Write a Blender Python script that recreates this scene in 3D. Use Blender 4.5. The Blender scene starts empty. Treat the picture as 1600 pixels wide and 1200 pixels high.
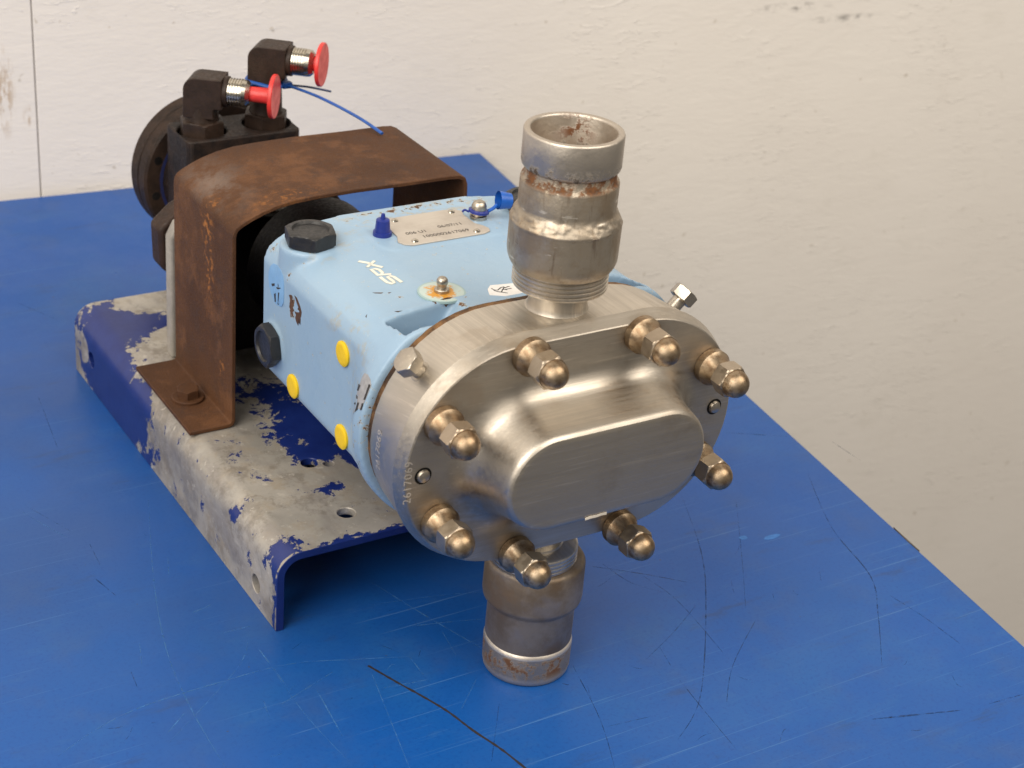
import bpy, bmesh, math, random
from mathutils import Vector, Matrix, noise as mnoise

# ------------------------------------------------------------------ scene, camera, light
scene = bpy.context.scene
COL = scene.collection
S = 0.001                                   # everything below is written in millimetres
random.seed(7)

CAM_POS = Vector((-334.53, -485.93, 443.91))
F_PX, YAW, PITCH, ROLL = 2763.58, 33.26, -28.16, 5.02
_y, _p, _r = math.radians(YAW), math.radians(PITCH), math.radians(ROLL)
fwd = Vector((math.sin(_y)*math.cos(_p), math.cos(_y)*math.cos(_p), math.sin(_p)))
_rt = Vector((math.cos(_y), -math.sin(_y), 0)); _up = _rt.cross(fwd)
right = _rt*math.cos(_r) + _up*math.sin(_r)
up = -_rt*math.sin(_r) + _up*math.cos(_r)
cd = bpy.data.cameras.new('camera'); cam = bpy.data.objects.new('camera', cd); COL.objects.link(cam)
M3 = Matrix((right, up, -fwd)).transposed()
cam.matrix_world = Matrix.Translation(CAM_POS*S) @ M3.to_4x4()
cd.sensor_fit = 'HORIZONTAL'; cd.sensor_width = 36.0; cd.lens = F_PX*36.0/1600.0
cd.clip_start = 0.01; cd.clip_end = 50
cd.dof.use_dof = True; cd.dof.focus_distance = 0.70; cd.dof.aperture_fstop = 22
scene.camera = cam
scene.render.resolution_x = 1024; scene.render.resolution_y = 768

world = bpy.data.worlds.new('World'); scene.world = world; world.use_nodes = True
bg = world.node_tree.nodes['Background']
bg.inputs['Color'].default_value = (1.0, 0.93, 0.84, 1); bg.inputs['Strength'].default_value = 0.19

def area(name, loc, target, sx, sy, power, col=(1.0, 0.92, 0.82)):
    l = bpy.data.lights.new(name, 'AREA'); l.shape = 'RECTANGLE'; l.size = sx; l.size_y = sy
    l.energy = power; l.color = col
    o = bpy.data.objects.new(name, l); COL.objects.link(o); o.location = loc
    o.rotation_euler = (Vector(target) - Vector(loc)).to_track_quat('-Z', 'Y').to_euler()
    return o
area('ceiling_light', (-1.3, -0.45, 1.35), (0.1, 0.3, 0.05), 1.4, 1.9, 48, (1.0, 0.93, 0.835))
area('ceiling_light', (0.7, -0.95, 1.6), (0.3, 0.4, 0.0), 1.9, 1.3, 36, (1.0, 0.915, 0.80))

vs = scene.view_settings
vs.view_transform = 'Standard'; vs.look = 'None'; vs.exposure = 0.0; vs.gamma = 1.0; vs.use_curve_mapping = False
scene.render.engine = 'CYCLES'

# ------------------------------------------------------------------ node helper
class NT:
    def __init__(s, name):
        s.m = bpy.data.materials.new(name); s.m.use_nodes = True
        s.t = s.m.node_tree; s.n = s.t.nodes; s.b = s.n['Principled BSDF']
        s._tc = None
    def link(s, a, b): s.t.links.new(a, b)
    def put(s, sock, v):
        if v is None: return
        if hasattr(v, 'node'): s.link(v, sock)
        else:
            if hasattr(sock.default_value, '__len__') and not isinstance(v, (int, float)):
                sock.default_value = tuple(v) + ((1,) if len(sock.default_value) == 4 and len(v) == 3 else ())
            elif hasattr(sock.default_value, '__len__'): sock.default_value = (v, v, v, 1)[:len(sock.default_value)]
            else: sock.default_value = v
    def co(s, scale=None, loc=None, rot=None):
        if s._tc is None: s._tc = s.n.new('ShaderNodeTexCoord')
        o = s._tc.outputs['Object']
        if scale is None and loc is None and rot is None: return o
        mp = s.n.new('ShaderNodeMapping')
        s.link(o, mp.inputs['Vector'])
        if scale is not None: mp.inputs['Scale'].default_value = scale
        if loc is not None: mp.inputs['Location'].default_value = loc
        if rot is not None: mp.inputs['Rotation'].default_value = rot
        return mp.outputs[0]
    def noise(s, scale, detail=4, rough=.55, co=None, dist=0, lac=2):
        k = s.n.new('ShaderNodeTexNoise'); s.link(co or s.co(), k.inputs['Vector'])
        k.inputs['Scale'].default_value = scale; k.inputs['Detail'].default_value = detail
        k.inputs['Roughness'].default_value = rough; k.inputs['Distortion'].default_value = dist
        k.inputs['Lacunarity'].default_value = lac
        return k.outputs['Fac']
    def vor(s, scale, co=None, feat='F1'):
        k = s.n.new('ShaderNodeTexVoronoi'); k.feature = feat; s.link(co or s.co(), k.inputs['Vector'])
        k.inputs['Scale'].default_value = scale; return k.outputs['Distance']
    def math(s, op, a, b=None, c=None, clamp=False):
        k = s.n.new('ShaderNodeMath'); k.operation = op; k.use_clamp = clamp
        s.put(k.inputs[0], a); s.put(k.inputs[1], b); s.put(k.inputs[2], c); return k.outputs[0]
    def mr(s, v, a, b, c=0, d=1, smooth=True):
        k = s.n.new('ShaderNodeMapRange'); k.interpolation_type = 'SMOOTHSTEP' if smooth else 'LINEAR'
        s.put(k.inputs['Value'], v)
        for nm, x in (('From Min', a), ('From Max', b), ('To Min', c), ('To Max', d)): s.put(k.inputs[nm], x)
        return k.outputs[0]
    def mix(s, f, a, b):
        k = s.n.new('ShaderNodeMix'); k.data_type = 'RGBA'
        s.put(k.inputs[0], f); s.put(k.inputs[6], a); s.put(k.inputs[7], b); return k.outputs[2]
    def blob(s, c, rad, w=1.0):
        """w at the centre c (mm) falling to 0 on the ellipsoid with radii rad (mm)"""
        rad = (rad,)*3 if isinstance(rad, (int, float)) else rad
        v = s.co(scale=tuple(1000.0/r for r in rad), loc=tuple(-x/r for x, r in zip(c, rad)))
        k = s.n.new('ShaderNodeVectorMath'); k.operation = 'LENGTH'; s.link(v, k.inputs[0])
        return s.mr(k.outputs['Value'], 0, 1, w, 0, False)
    def sep(s):
        k = s.n.new('ShaderNodeSeparateXYZ'); s.link(s.co(), k.inputs[0]); return k.outputs
    def bump(s, h, strength=.3, dist=.0005, prev=None):
        k = s.n.new('ShaderNodeBump'); s.put(k.inputs['Height'], h)
        k.inputs['Strength'].default_value = strength; k.inputs['Distance'].default_value = dist
        if prev: s.link(prev, k.inputs['Normal'])
        return k.outputs[0]
    def done(s, col=None, rough=None, metal=None, normal=None, spec=None, alpha=None):
        s.put(s.b.inputs['Base Color'], col); s.put(s.b.inputs['Roughness'], rough)
        s.put(s.b.inputs['Metallic'], metal); s.put(s.b.inputs['Specular IOR Level'], spec); s.put(s.b.inputs['Alpha'], alpha)
        if normal: s.link(normal, s.b.inputs['Normal'])
        return s.m
    def rnd(s):
        return s.n.new('ShaderNodeObjectInfo').outputs['Random']

def total(t, lst):
    r = lst[0]
    for x in lst[1:]: r = t.math('ADD', r, x)
    return r

# ------------------------------------------------------------------ materials
def m_steel(name, c0, c1, r0, r1, brush=(14, 600, 600), stain=None, stain_amt=.5, bstr=.12, spots=()):
    t = NT(name)
    br = t.noise(1.0, 5, .6, co=t.co(scale=brush))
    big = t.noise(22, 4, .6)
    fine = t.noise(900, 2, .5)
    col = t.mix(t.mr(big, .3, .7), c0, c1)
    scr = t.mr(t.noise(1.0, 3, .5, co=t.co(scale=tuple(b*2.2 for b in brush))), .60, .72)
    col = t.mix(t.mr(br, .3, .7, 0, .55), col, tuple(x*.66 for x in c0))
    col = t.mix(t.math('MULTIPLY', scr, .35), col, tuple(min(1, x*1.3) for x in c0))
    if stain:
        st = t.mr(t.noise(38, 6, .7), .52, .68)
        col = t.mix(t.math('MULTIPLY', st, stain_amt), col, stain)
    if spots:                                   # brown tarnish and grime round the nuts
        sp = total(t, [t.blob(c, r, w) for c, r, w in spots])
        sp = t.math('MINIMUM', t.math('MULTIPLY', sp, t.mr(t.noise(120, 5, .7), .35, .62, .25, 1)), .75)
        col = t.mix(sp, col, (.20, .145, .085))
    ro = t.math('ADD', t.mr(big, .25, .75, r0, r1), t.mr(br, .3, .7, -.07, .08))
    nb = t.bump(t.math('ADD', br, t.math('MULTIPLY', fine, .4)), bstr, .0002)
    return t.done(col, ro, 1.0, nb)

MAT = {}
MAT['case'] = m_steel('brushed_steel_case', (.68, .625, .545), (.57, .52, .45), .38, .46, (600, 16, 16), (.36, .28, .20), .30, .28)
MAT['cover'] = m_steel('brushed_steel_cover', (.575, .525, .455), (.465, .42, .36), .40, .50, (16, 520, 420), (.34, .265, .185), .35, .30,
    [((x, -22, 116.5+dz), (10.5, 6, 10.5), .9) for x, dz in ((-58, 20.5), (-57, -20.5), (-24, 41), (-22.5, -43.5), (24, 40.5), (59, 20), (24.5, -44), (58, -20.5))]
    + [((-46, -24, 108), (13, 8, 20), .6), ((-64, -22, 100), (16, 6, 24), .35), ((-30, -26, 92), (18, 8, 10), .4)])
MAT['bolt'] = m_steel('bolt_steel', (.58, .53, .46), (.46, .41, .34), .28, .42, (300, 300, 300), (.30, .23, .16), .4)

def m_nut():
    t = NT('tarnished_nut')
    rnd = t.rnd()
    big = t.noise(120, 5, .65); spots = t.noise(420, 5, .7)
    a = t.mix(t.mr(big, .3, .7), (.42, .34, .245), (.29, .21, .13))
    a = t.mix(t.mr(t.noise(230, 6, .75, co=t.co(loc=(.3, .1, .7))), .46, .60, 0, .8), a, (.19, .125, .075))
    yy = t.sep()[1]
    hx = t.math('MULTIPLY', t.mr(yy, -.0088, -.0094), t.mr(yy, -.0160, -.0154))
    a = t.mix(t.math('MULTIPLY', hx, .75), a, (.52, .465, .385))
    a = t.mix(t.math('MULTIPLY', rnd, .35), a, (.33, .215, .12))
    ro = t.mr(spots, .3, .8, .34, .58)
    return t.done(a, ro, 1.0, t.bump(spots, .15, .0002))
MAT['nut'] = m_nut()

def m_port(name, rusty):
    t = NT(name)
    z = t.sep()[2]
    big = t.noise(45, 5, .65); fine = t.noise(520, 4, .65); br = t.noise(1, 4, .6, co=t.co(scale=(40, 40, 500)))
    a = t.mix(t.mr(big, .3, .7), (.46, .405, .335), (.33, .275, .21))
    a = t.mix(t.math('MULTIPLY', br, .4), a, (.36, .32, .26))
    if rusty == 'top':
        # rust sits in the groove under the rim and runs inside the bore
        g = t.math('MULTIPLY', t.mr(z, .2125, .2145), t.mr(z, .2215, .2195))
        rm = t.math('MULTIPLY', g, t.mr(t.noise(130, 6, .75), .44, .56))
        brn = t.mr(t.noise(60, 5, .7), .44, .62, 0, .6)
        a = t.mix(brn, a, (.30, .22, .14))
        a = t.mix(t.mr(t.noise(1, 5, .7, co=t.co(scale=(300, 300, 40))), .55, .66, 0, .5), a, (.17, .12, .08))
        lt = t.mr(t.noise(1, 4, .6, co=t.co(scale=(90, 90, 420), rot=(.5, .3, 0))), .66, .70, 0, .7)
        a = t.mix(lt, a, (.70, .65, .57))
        spot = t.mr(t.noise(230, 6, .8), .60, .67, 0, .8)
        a = t.mix(spot, a, (.20, .13, .07))
        c = t.mix(t.mr(fine, .35, .65), (.055, .022, .009), (.16, .062, .018))
        a = t.mix(rm, a, c); m = t.math('SUBTRACT', .85, t.math('MULTIPLY', rm, .8)); fac = rm
    elif rusty == 'rim':
        x = t.sep()
        g = t.math('MULTIPLY', t.mr(t.noise(150, 6, .75), .49, .56), t.blob((11, 12, 226), (12, 9, 9), 1.5))
        g = t.math('MINIMUM', g, 1.0)
        blk = t.math('MULTIPLY', t.mr(t.noise(190, 6, .8), .50, .60), t.mr(z, .2235, .2205))
        a = t.mix(.5, a, (.66, .61, .55))
        a = t.mix(g, a, (.13, .05, .016)); a = t.mix(blk, a, (.07, .05, .035))
        fac = t.math('MAXIMUM', g, blk); m = t.math('SUBTRACT', 1.0, t.math('MULTIPLY', fac, .85))
    else:
        a = t.mix(t.mr(big, .35, .6), (.30, .245, .19), (.185, .14, .098))
        a = t.mix(t.mr(t.noise(85, 6, .7), .5, .66, 0, .6), a, (.20, .13, .075))
        blue = t.mr(t.noise(70, 3, .5, co=t.co(loc=(.3, .1, .2))), .55, .7, 0, .35)
        a = t.mix(blue, a, (.24, .235, .26))
        g = t.math('MULTIPLY', t.mr(t.noise(150, 6, .75), .47, .58), t.math('MULTIPLY', t.mr(z, .0135, .0120), t.mr(z, .001, .007)))
        a = t.mix(t.mr(z, .0152, .0142), a, (.36, .31, .26))
        ring = t.math('MULTIPLY', t.mr(z, .0130, .0136), t.mr(z, .0156, .0150))
        a = t.mix(ring, a, (.64, .58, .50))
        a = t.mix(t.math('MULTIPLY', t.mr(z, .0045, .0025), .6), a, (.55, .50, .46))
        a = t.mix(g, a, (.13, .06, .03))
        fac = g; m = t.math('SUBTRACT', t.mr(z, .0152, .0142, .55, .85), t.math('MULTIPLY', g, .5))
    ro = t.math('ADD', t.mr(big, .3, .7, .40, .54), t.math('MULTIPLY', fac, .35))
    dents = t.mr(t.noise(95, 3, .5), .35, .65)
    nb = t.bump(t.math('ADD', fine, t.math('MULTIPLY', fac, 1.5)), .3, .0004)
    nb = t.bump(dents, .12, .0008, nb)
    return t.done(a, ro, m, nb)
MAT['port'] = m_port('stained_steel_port', 'top')
MAT['rim'] = m_port('rusty_steel_rim', 'rim')
MAT['lowport'] = m_port('brown_stained_port', 'low')

def m_rust():
    t = NT('rusted_sheet')
    big = t.noise(16, 5, .6); mid = t.noise(70, 6, .7); fine = t.noise(900, 4, .7)
    a = t.mix(t.mr(big, .3, .7), (.052, .022, .010), (.086, .037, .016))
    a = t.mix(t.mr(mid, .45, .7, 0, .6), a, (.045, .026, .020))
    a = t.mix(t.mr(t.noise(34, 6, .72, co=t.co(loc=(.4, .3, .9))), .50, .64, 0, .55), a, (.15, .066, .028))
    a = t.mix(t.mr(fine, .5, .75, 0, .5), a, (.16, .075, .035))
    a = t.mix(t.mr(t.noise(430, 5, .75), .60, .70, 0, .5), a, (.035, .022, .018))
    # orange streak on the leg and along the front edge
    st = total(t, [t.blob((-57.4, 190, 112), (9, 7, 40), 1.0), t.blob((-57, 196, 128), (9, 5, 14), .7),
                   t.blob((-30, 170, 143), (26, 9, 6), .5), t.blob((-57, 176, 62), (6, 5, 7), .9)])
    sm = t.math('MULTIPLY', st, t.mr(t.noise(260, 6, .75), .50, .62))
    a = t.mix(t.math('MINIMUM', sm, 1.0), a, (.42, .16, .035))
    grey = t.math('MULTIPLY', t.blob((-50, 205, 139), (20, 35, 9), 1.0), t.mr(mid, .4, .6))
    a = t.mix(t.math('MULTIPLY', grey, .6), a, (.20, .155, .13))
    ro = t.mr(fine, .3, .7, .55, .75)
    nb = t.bump(t.math('ADD', fine, t.math('MULTIPLY', mid, .8)), .5, .0006)
    return t.done(a, ro, .0, nb, .22)
MAT['rust'] = m_rust()
def m_rustdark(name, c0, c1, rough=.6, sp=.35):
    t = NT(name); a = t.noise(120, 6, .7); f = t.noise(700, 3, .6)
    return t.done(t.mix(t.mr(a, .35, .65), c0, c1), t.mr(f, .3, .7, rough-.1, rough+.1), 0, t.bump(f, .3, .0004), sp)
MAT['rust_gap'] = m_rustdark('rust_gasket', (.03, .015, .008), (.20, .10, .035))
MAT['motor'] = m_rustdark('brown_black_motor_paint', (.009, .007, .007), (.026, .016, .012), .55, .22)
MAT['motor_disc'] = m_rustdark('brown_motor_disc', (.018, .011, .008), (.036, .021, .014), .58, .2)
MAT['fitting'] = m_rustdark('dark_brown_fitting', (.020, .012, .008), (.034, .020, .014), .5, .28)
MAT['dark'] = m_rustdark('black_oily_metal', (.005, .0045, .0045), (.012, .010, .009), .55, .2)
MAT['plastic_black'] = m_rustdark('black_plastic', (.012, .012, .013), (.020, .019, .019), .42, .5)
MAT['grey_plate'] = m_rustdark('grey_painted_plate', (.34, .31, .27), (.27, .25, .22), .55)
MAT['pedestal'] = m_rustdark('dark_blue_paint', (.008, .012, .07), (.012, .018, .09), .4)

def m_plain(name, col, rough, sp=.5, metal=0, var=.12, nscale=200):
    t = NT(name); a = t.noise(nscale, 4, .6)
    c2 = tuple(max(0, x*(1-var*2)) for x in col)
    f = t.noise(1200, 2, .5)
    return t.done(t.mix(t.mr(a, .35, .7), col, c2), t.mr(a, .3, .7, rough-.05, rough+.07), metal, t.bump(f, .08, .0002), sp)
MAT['red'] = m_plain('red_plastic', (.72, .045, .04), .38)
MAT['tie'] = m_plain('blue_plastic_tie', (.012, .085, .36), .42)
MAT['blue_cap'] = m_plain('blue_plastic_cap', (.012, .028, .23), .35)
MAT['cap_bright'] = m_plain('bright_blue_plastic_cap', (.008, .10, .46), .35)
MAT['yellow'] = m_plain('yellow_plastic', (.80, .53, .006), .45, var=.05)
MAT['zinc'] = m_plain('zinc_plated', (.62, .58, .50), .22, metal=1)
MAT['white_ink'] = m_plain('white_lettering', (.72, .70, .62), .5, var=.06)
MAT['ink'] = m_plain('black_ink', (.03, .026, .024), .6)
MAT['engraved'] = m_plain('engraved_mark', (.62, .57, .50), .5, metal=.6)
MAT['sticker'] = m_plain('white_sticker', (.74, .72, .70), .5, var=.05)
MAT['sticker_grey'] = m_plain('grey_foil_sticker', (.36, .36, .37), .5, metal=.2, nscale=350)
MAT['oval'] = m_plain('pale_blue_oval_sticker', (.20, .38, .62), .4, var=.05)
MAT['tape'] = m_plain('white_tape_shred', (.72, .66, .56), .6)

def m_plate():
    t = NT('nameplate_metal')
    b = t.noise(60, 5, .65); s = t.noise(1, 4, .6, co=t.co(scale=(60, 900, 60)))
    a = t.mix(t.mr(b, .35, .7), (.50, .455, .40), (.42, .375, .325))
    return t.done(a, t.mr(s, .3, .7, .42, .55), .35, t.bump(s, .06, .0001))
MAT['plate'] = m_plate()

def m_bluepaint():
    t = NT('light_blue_paint')
    big = t.noise(30, 5, .6); peel = t.noise(260, 3, .55); fine = t.noise(1000, 3, .6); chipn = t.noise(330, 6, .75)
    a = t.mix(t.mr(big, .3, .7), (.25, .372, .505), (.272, .388, .505))
    # grime near the back edge, along the front and by the grease fitting
    dirt = total(t, [t.blob((5, 112, 156), (60, 14, 12), .9), t.blob((-60, 45, 142), (8, 26, 9), .8),
                     t.blob((-62, 28, 124), (16, 14, 24), .8), t.blob((-45, 100, 150), (22, 22, 12), .6)])
    dm = t.math('MULTIPLY', dirt, t.mr(t.noise(180, 6, .75), .50, .62))
    a = t.mix(t.math('MINIMUM', t.math('MULTIPLY', dm, 1.1), .8), a, (.36, .31, .20))
    chips = total(t, [t.blob((-63, 92, 131.5), (6, 3.6, 7.5), 1.0), t.blob((-62, 116, 147), (7, 5, 4), .55),
                      t.blob((-47, 113, 151), (4, 4, 4), .5), t.blob((-26, 27, 155), (8, 5, 5), .62),
                      t.blob((5, 116, 155), (62, 4, 3), .42), t.blob((-43, 44, 151), (9, 3, 4), .40),
                      t.blob((-62, 96, 142), (3, 8, 3), .42), t.blob((-72, 16, 100), (6, 4, 26), .40),
                      t.blob((-66, 12, 122), (9, 5, 18), .42), t.blob((-2, 22, 156), (26, 4, 4), .46)])
    cm = t.math('ADD', chips, t.mr(chipn, .2, .8, -.80, .34))
    base = t.mr(cm, .20, .24)
    rim = t.mr(cm, .13, .19)
    a = t.mix(t.math('MULTIPLY', rim, .8), a, (.62, .60, .50))
    a = t.mix(base, a, t.mix(t.mr(fine, .4, .6), (.035, .018, .010), (.13, .06, .025)))
    tiny = t.mr(t.noise(380, 3, .7), .80, .815)
    a = t.mix(t.math('MULTIPLY', tiny, .6), a, (.12, .10, .07))
    ro = t.math('ADD', t.mr(peel, .3, .7, .36, .46), t.math('MULTIPLY', base, .3))
    nb = t.bump(peel, .16, .0009); nb = t.bump(fine, .06, .0002, nb)
    nb = t.bump(t.math('SUBTRACT', 1.0, rim), .5, .0004, nb)
    return t.done(a, ro, 0, nb, .5)
MAT['paint'] = m_bluepaint()

def m_channel():
    t = NT('flaked_blue_paint_over_galvanised_steel')
    n1 = t.noise(85, 10, .74, dist=.35); n2 = t.noise(26, 5, .6)
    # where paint is left
    keep = total(t, [t.blob((-74, 280, 32), (30, 44, 42), 1.15), t.blob((-84, 245, 14), (14, 62, 36), 1.25),
                     t.blob((-84, 215, 30), (14, 16, 14), .5), t.blob((-60, 283, 38), (46, 16, 12), .7),
                     t.blob((-18, 150, 37), (36, 40, 12), 1.1), t.blob((-34, 130, 37), (14, 12, 10), .55),
                     t.blob((-12, 105, 37), (15, 30, 12), .95), t.blob((-42, 98, 37), (12, 7, 8), .62),
                     t.blob((-78, 66, 33), (15, 12, 14), .85), t.blob((-40, 59, 37), (44, 6, 8), .72),
                     t.blob((20, 58, 36), (60, 6, 8), .75), t.blob((-83, 59, 14), (5, 8, 26), .75),
                     t.blob((-79, 150, 34), (6, 6, 6), .45), t.blob((-81, 106, 30), (6, 6, 6), .45),
                     t.blob((-66, 140, 37), (8, 7, 5), .45), t.blob((-30, 190, 37), (30, 20, 10), .6),
                     t.blob((60, 180, 37), (60, 150, 10), .6)])
    strip = total(t, [t.blob((-50, 298, 38), (22, 15, 12), .8), t.blob((-84, 293, 20), (7, 9, 16), .9), t.blob((-80, 280, 33), (6, 6, 5), .8), t.blob((-38, 303, 37), (26, 14, 8), .5), t.blob((-56, 252, 37), (20, 16, 12), .5)])
    f = t.math('SUBTRACT', t.math('ADD', keep, t.mr(n1, .2, .8, -.80, .80, False)), t.math('ADD', strip, .33))
    f = t.math('ADD', f, t.mr(t.noise(330, 6, .75), .2, .8, -.26, .26, False))
    y = t.sep()[1]
    endf = t.mr(y, .0598, .0596)                       # the cut end keeps its paint
    f = t.math('ADD', f, t.math('MULTIPLY', endf, .6))
    lip = t.math('MULTIPLY', t.mr(y, .0612, .0600), t.mr(y, .0594, .0598))
    f = t.math('SUBTRACT', f, t.math('MULTIPLY', t.math('MULTIPLY', lip, t.mr(t.noise(95, 5, .7), .51, .57)), 1.2))
    pm = t.mr(f, -.006, .006)
    edge = t.math('MULTIPLY', t.mr(f, -.045, -.008), t.math('SUBTRACT', 1.0, pm))
    g1 = t.noise(18, 6, .65); g2 = t.noise(90, 6, .7); g3 = t.noise(800, 3, .6)
    brushed = t.noise(1, 5, .65, co=t.co(scale=(60, 22, 90), rot=(0, 0, .5)))
    bare = t.mix(t.mr(g1, .32, .68), (.50, .465, .41), (.33, .31, .275))
    bare = t.mix(t.mr(g2, .45, .7, 0, .6), bare, (.36, .295, .21))
    bare = t.mix(t.mr(brushed, .48, .66, 0, .65), bare, (.27, .245, .225))
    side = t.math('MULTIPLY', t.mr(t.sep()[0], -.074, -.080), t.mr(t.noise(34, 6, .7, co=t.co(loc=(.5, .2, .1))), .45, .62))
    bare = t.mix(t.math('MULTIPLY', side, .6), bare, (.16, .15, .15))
    bare = t.mix(t.mr(t.noise(55, 7, .75, co=t.co(loc=(.2, .8, .3))), .50, .62, 0, .55), bare, (.19, .165, .135))
    bare = t.mix(t.mr(t.noise(210, 5, .7), .60, .68, 0, .6), bare, (.60, .56, .49))
    bare = t.mix(t.math('MULTIPLY', edge, .75), bare, (.62, .58, .50))
    blue = t.mix(t.mr(g2, .3, .7), (.007, .018, .125), (.010, .026, .155))
    col = t.mix(pm, bare, blue)
    ro = t.mix(pm, t.mr(g2, .3, .7, .42, .6), .33)
    nb = t.bump(g3, .15, .0002); nb = t.bump(g2, .2, .0006, nb); nb = t.bump(pm, .8, .0004, nb)
    met = t.math('MULTIPLY', t.math('SUBTRACT', 1.0, pm), .35)
    return t.done(col, ro, met, nb)
MAT['channel'] = m_channel()

def m_table():
    t = NT('scratched_blue_tabletop')
    big = t.noise(5, 5, .6); mid = t.noise(26, 6, .65); fine = t.noise(420, 4, .6)
    a = t.mix(t.mr(big, .3, .7), (.005, .069, .300), (.007, .075, .290))
    a = t.mix(t.mr(mid, .5, .72, 0, .5), a, (.028, .075, .22))
    a = t.mix(t.mr(t.noise(11, 6, .7, co=t.co(loc=(.7, .2, 0))), .50, .68, 0, .5), a, (.012, .092, .30))
    a = t.mix(t.mr(t.noise(1, 6, .75, co=t.co(scale=(30, 90, 1), rot=(0, 0, 1.0))), .55, .7, 0, .3), a, (.03, .105, .28))
    a = t.mix(t.mr(t.noise(3.2, 5, .65, co=t.co(loc=(2.2, .6, 0))), .46, .66, 0, .5), a, (.022, .062, .19))
    grain = t.noise(620, 3, .65)
    a = t.mix(t.mr(grain, .48, .70, 0, .45), a, (.004, .045, .22))
    # hairline scratches in several directions
    hs = None
    for i, (ang, sc, lo) in enumerate(((.3, 220, .675), (1.2, 260, .68), (2.2, 190, .675), (2.8, 240, .68), (.75, 230, .68), (1.75, 210, .68))):
        k = t.noise(1, 3, .5, co=t.co(scale=(5, sc*4.5, 1), rot=(0, 0, ang), loc=(i*3.1, i, 0)), dist=.12)
        k = t.mr(k, lo, lo+.035)
        k = t.math('MULTIPLY', k, t.mr(t.noise(9, 3, .5, co=t.co(loc=(i*2., i*5., 0))), .46, .62))
        hs = k if hs is None else t.math('MAXIMUM', hs, k)
    a = t.mix(t.math('MULTIPLY', hs, .45), a, (.10, .22, .42))
    scuff = t.math('MULTIPLY', t.mr(t.noise(1, 5, .7, co=t.co(scale=(14, 60, 1), rot=(0, 0, .15))), .58, .72), .45)
    a = t.mix(scuff, a, (.022, .045, .12))
    speck = t.mr(t.noise(170, 2, .6), .755, .775)
    a = t.mix(t.math('MULTIPLY', speck, .6), a, (.05, .045, .05))
    ro = t.math('ADD', t.mr(t.noise(14, 6, .7), .3, .7, .27, .47), t.math('MULTIPLY', hs, .1))
    nb = t.bump(fine, .06, .0003); nb = t.bump(big, .2, .002, nb)
    return t.done(a, ro, 0, nb, .36)
MAT['table'] = m_table()
MAT['table_edge'] = m_rustdark('worn_table_edge', (.06, .055, .06), (.16, .12, .08), .7)

def m_wall():
    t = NT('painted_white_wall')
    big = t.noise(2.2, 4, .6); cl = t.noise(30, 5, .6)
    a = t.mix(t.mr(big, .3, .7), (.775, .735, .690), (.735, .69, .642))
    a = t.mix(t.mr(cl, .58, .78, 0, .35), a, (.66, .62, .565))
    tr = t.noise(1, 6, .62, co=t.co(scale=(26, 26, 75), rot=(0, .12, 0)), dist=.6)
    tr2 = t.noise(1, 5, .6, co=t.co(scale=(110, 110, 420), rot=(0, .14, 0)), dist=.5)
    gouge = t.math('MULTIPLY', t.mr(t.noise(1, 3, .6, co=t.co(scale=(60, 60, 230), rot=(0, .2, 0)), dist=1.4), .57, .66), t.mr(t.noise(14, 2, .5), .44, .62))
    pin = t.mr(t.noise(130, 2, .5), .73, .77)
    a = t.mix(t.math('MULTIPLY', pin, .5), a, (.42, .36, .28))
    # stains: rusty drips near the panel joint, black smear up high
    st = t.math('MULTIPLY', t.math('MAXIMUM', t.blob((-46, 528, 68), (8, 60, 34), 1.2), t.blob((-32, 528, 52), (4, 60, 8), 1.5)),
                t.mr(t.noise(1, 5, .7, co=t.co(scale=(240, 240, 70))), .48, .62))
    a = t.mix(t.math('MINIMUM', t.math('MULTIPLY', st, .9), .8), a, (.36, .22, .09))
    sm = t.math('MULTIPLY', t.math('MAXIMUM', t.blob((525, 480, 88), (42, 90, 4.5), 1.3), t.blob((574, 475, 77), (40, 90, 4), 1.1)), t.mr(t.noise(1, 5, .75, co=t.co(scale=(90, 90, 260))), .46, .6))
    a = t.mix(t.math('MINIMUM', t.math('MULTIPLY', sm, .8), .8), a, (.13, .12, .115))
    nb = t.bump(tr, .20, .0020); nb = t.bump(tr2, .30, .0007, nb); nb = t.bump(gouge, .34, .0011, nb)
    return t.done(a, t.mr(tr, .3, .7, .42, .58), 0, nb, .4)
MAT['wall'] = m_wall()
MAT['gap'] = m_plain('dark_joint', (.20, .17, .12), .8)
def m_scratch(name, col, lo, hi):
    t = NT(name)
    br = t.noise(240, 5, .75); pt = t.noise(30, 3, .6)
    al = t.math('MULTIPLY', t.mr(br, .38, .62, lo, hi), t.mr(pt, .35, .6, .35, 1))
    return t.done(col, .5, 0, None, .3, al)
MAT['scratch_light'] = m_scratch('light_blue_scratch', (.055, .185, .46), .0, .75)
MAT['scratch_dark'] = m_scratch('dark_scuff', (.014, .030, .085), .0, .42)
MAT['crack'] = m_plain('brown_black_score', (.016, .011, .010), .7)

def m_grease_disc():
    t = NT('rust_ringed_decal')
    k = t.n.new('ShaderNodeVectorMath'); k.operation = 'LENGTH'; t.link(t.co(), k.inputs[0])
    r = t.math('ADD', k.outputs['Value'], t.mr(t.noise(260, 5, .7), .2, .8, -.0032, .0032))
    a = t.mix(t.mr(r, .0045, .0065), (.56, .26, .03), (.44, .53, .50))
    a = t.mix(t.mr(k.outputs['Value'], .0083, .0088), a, (.30, .42, .42))
    return t.done(a, .38)
MAT['disc'] = m_grease_disc()

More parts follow.
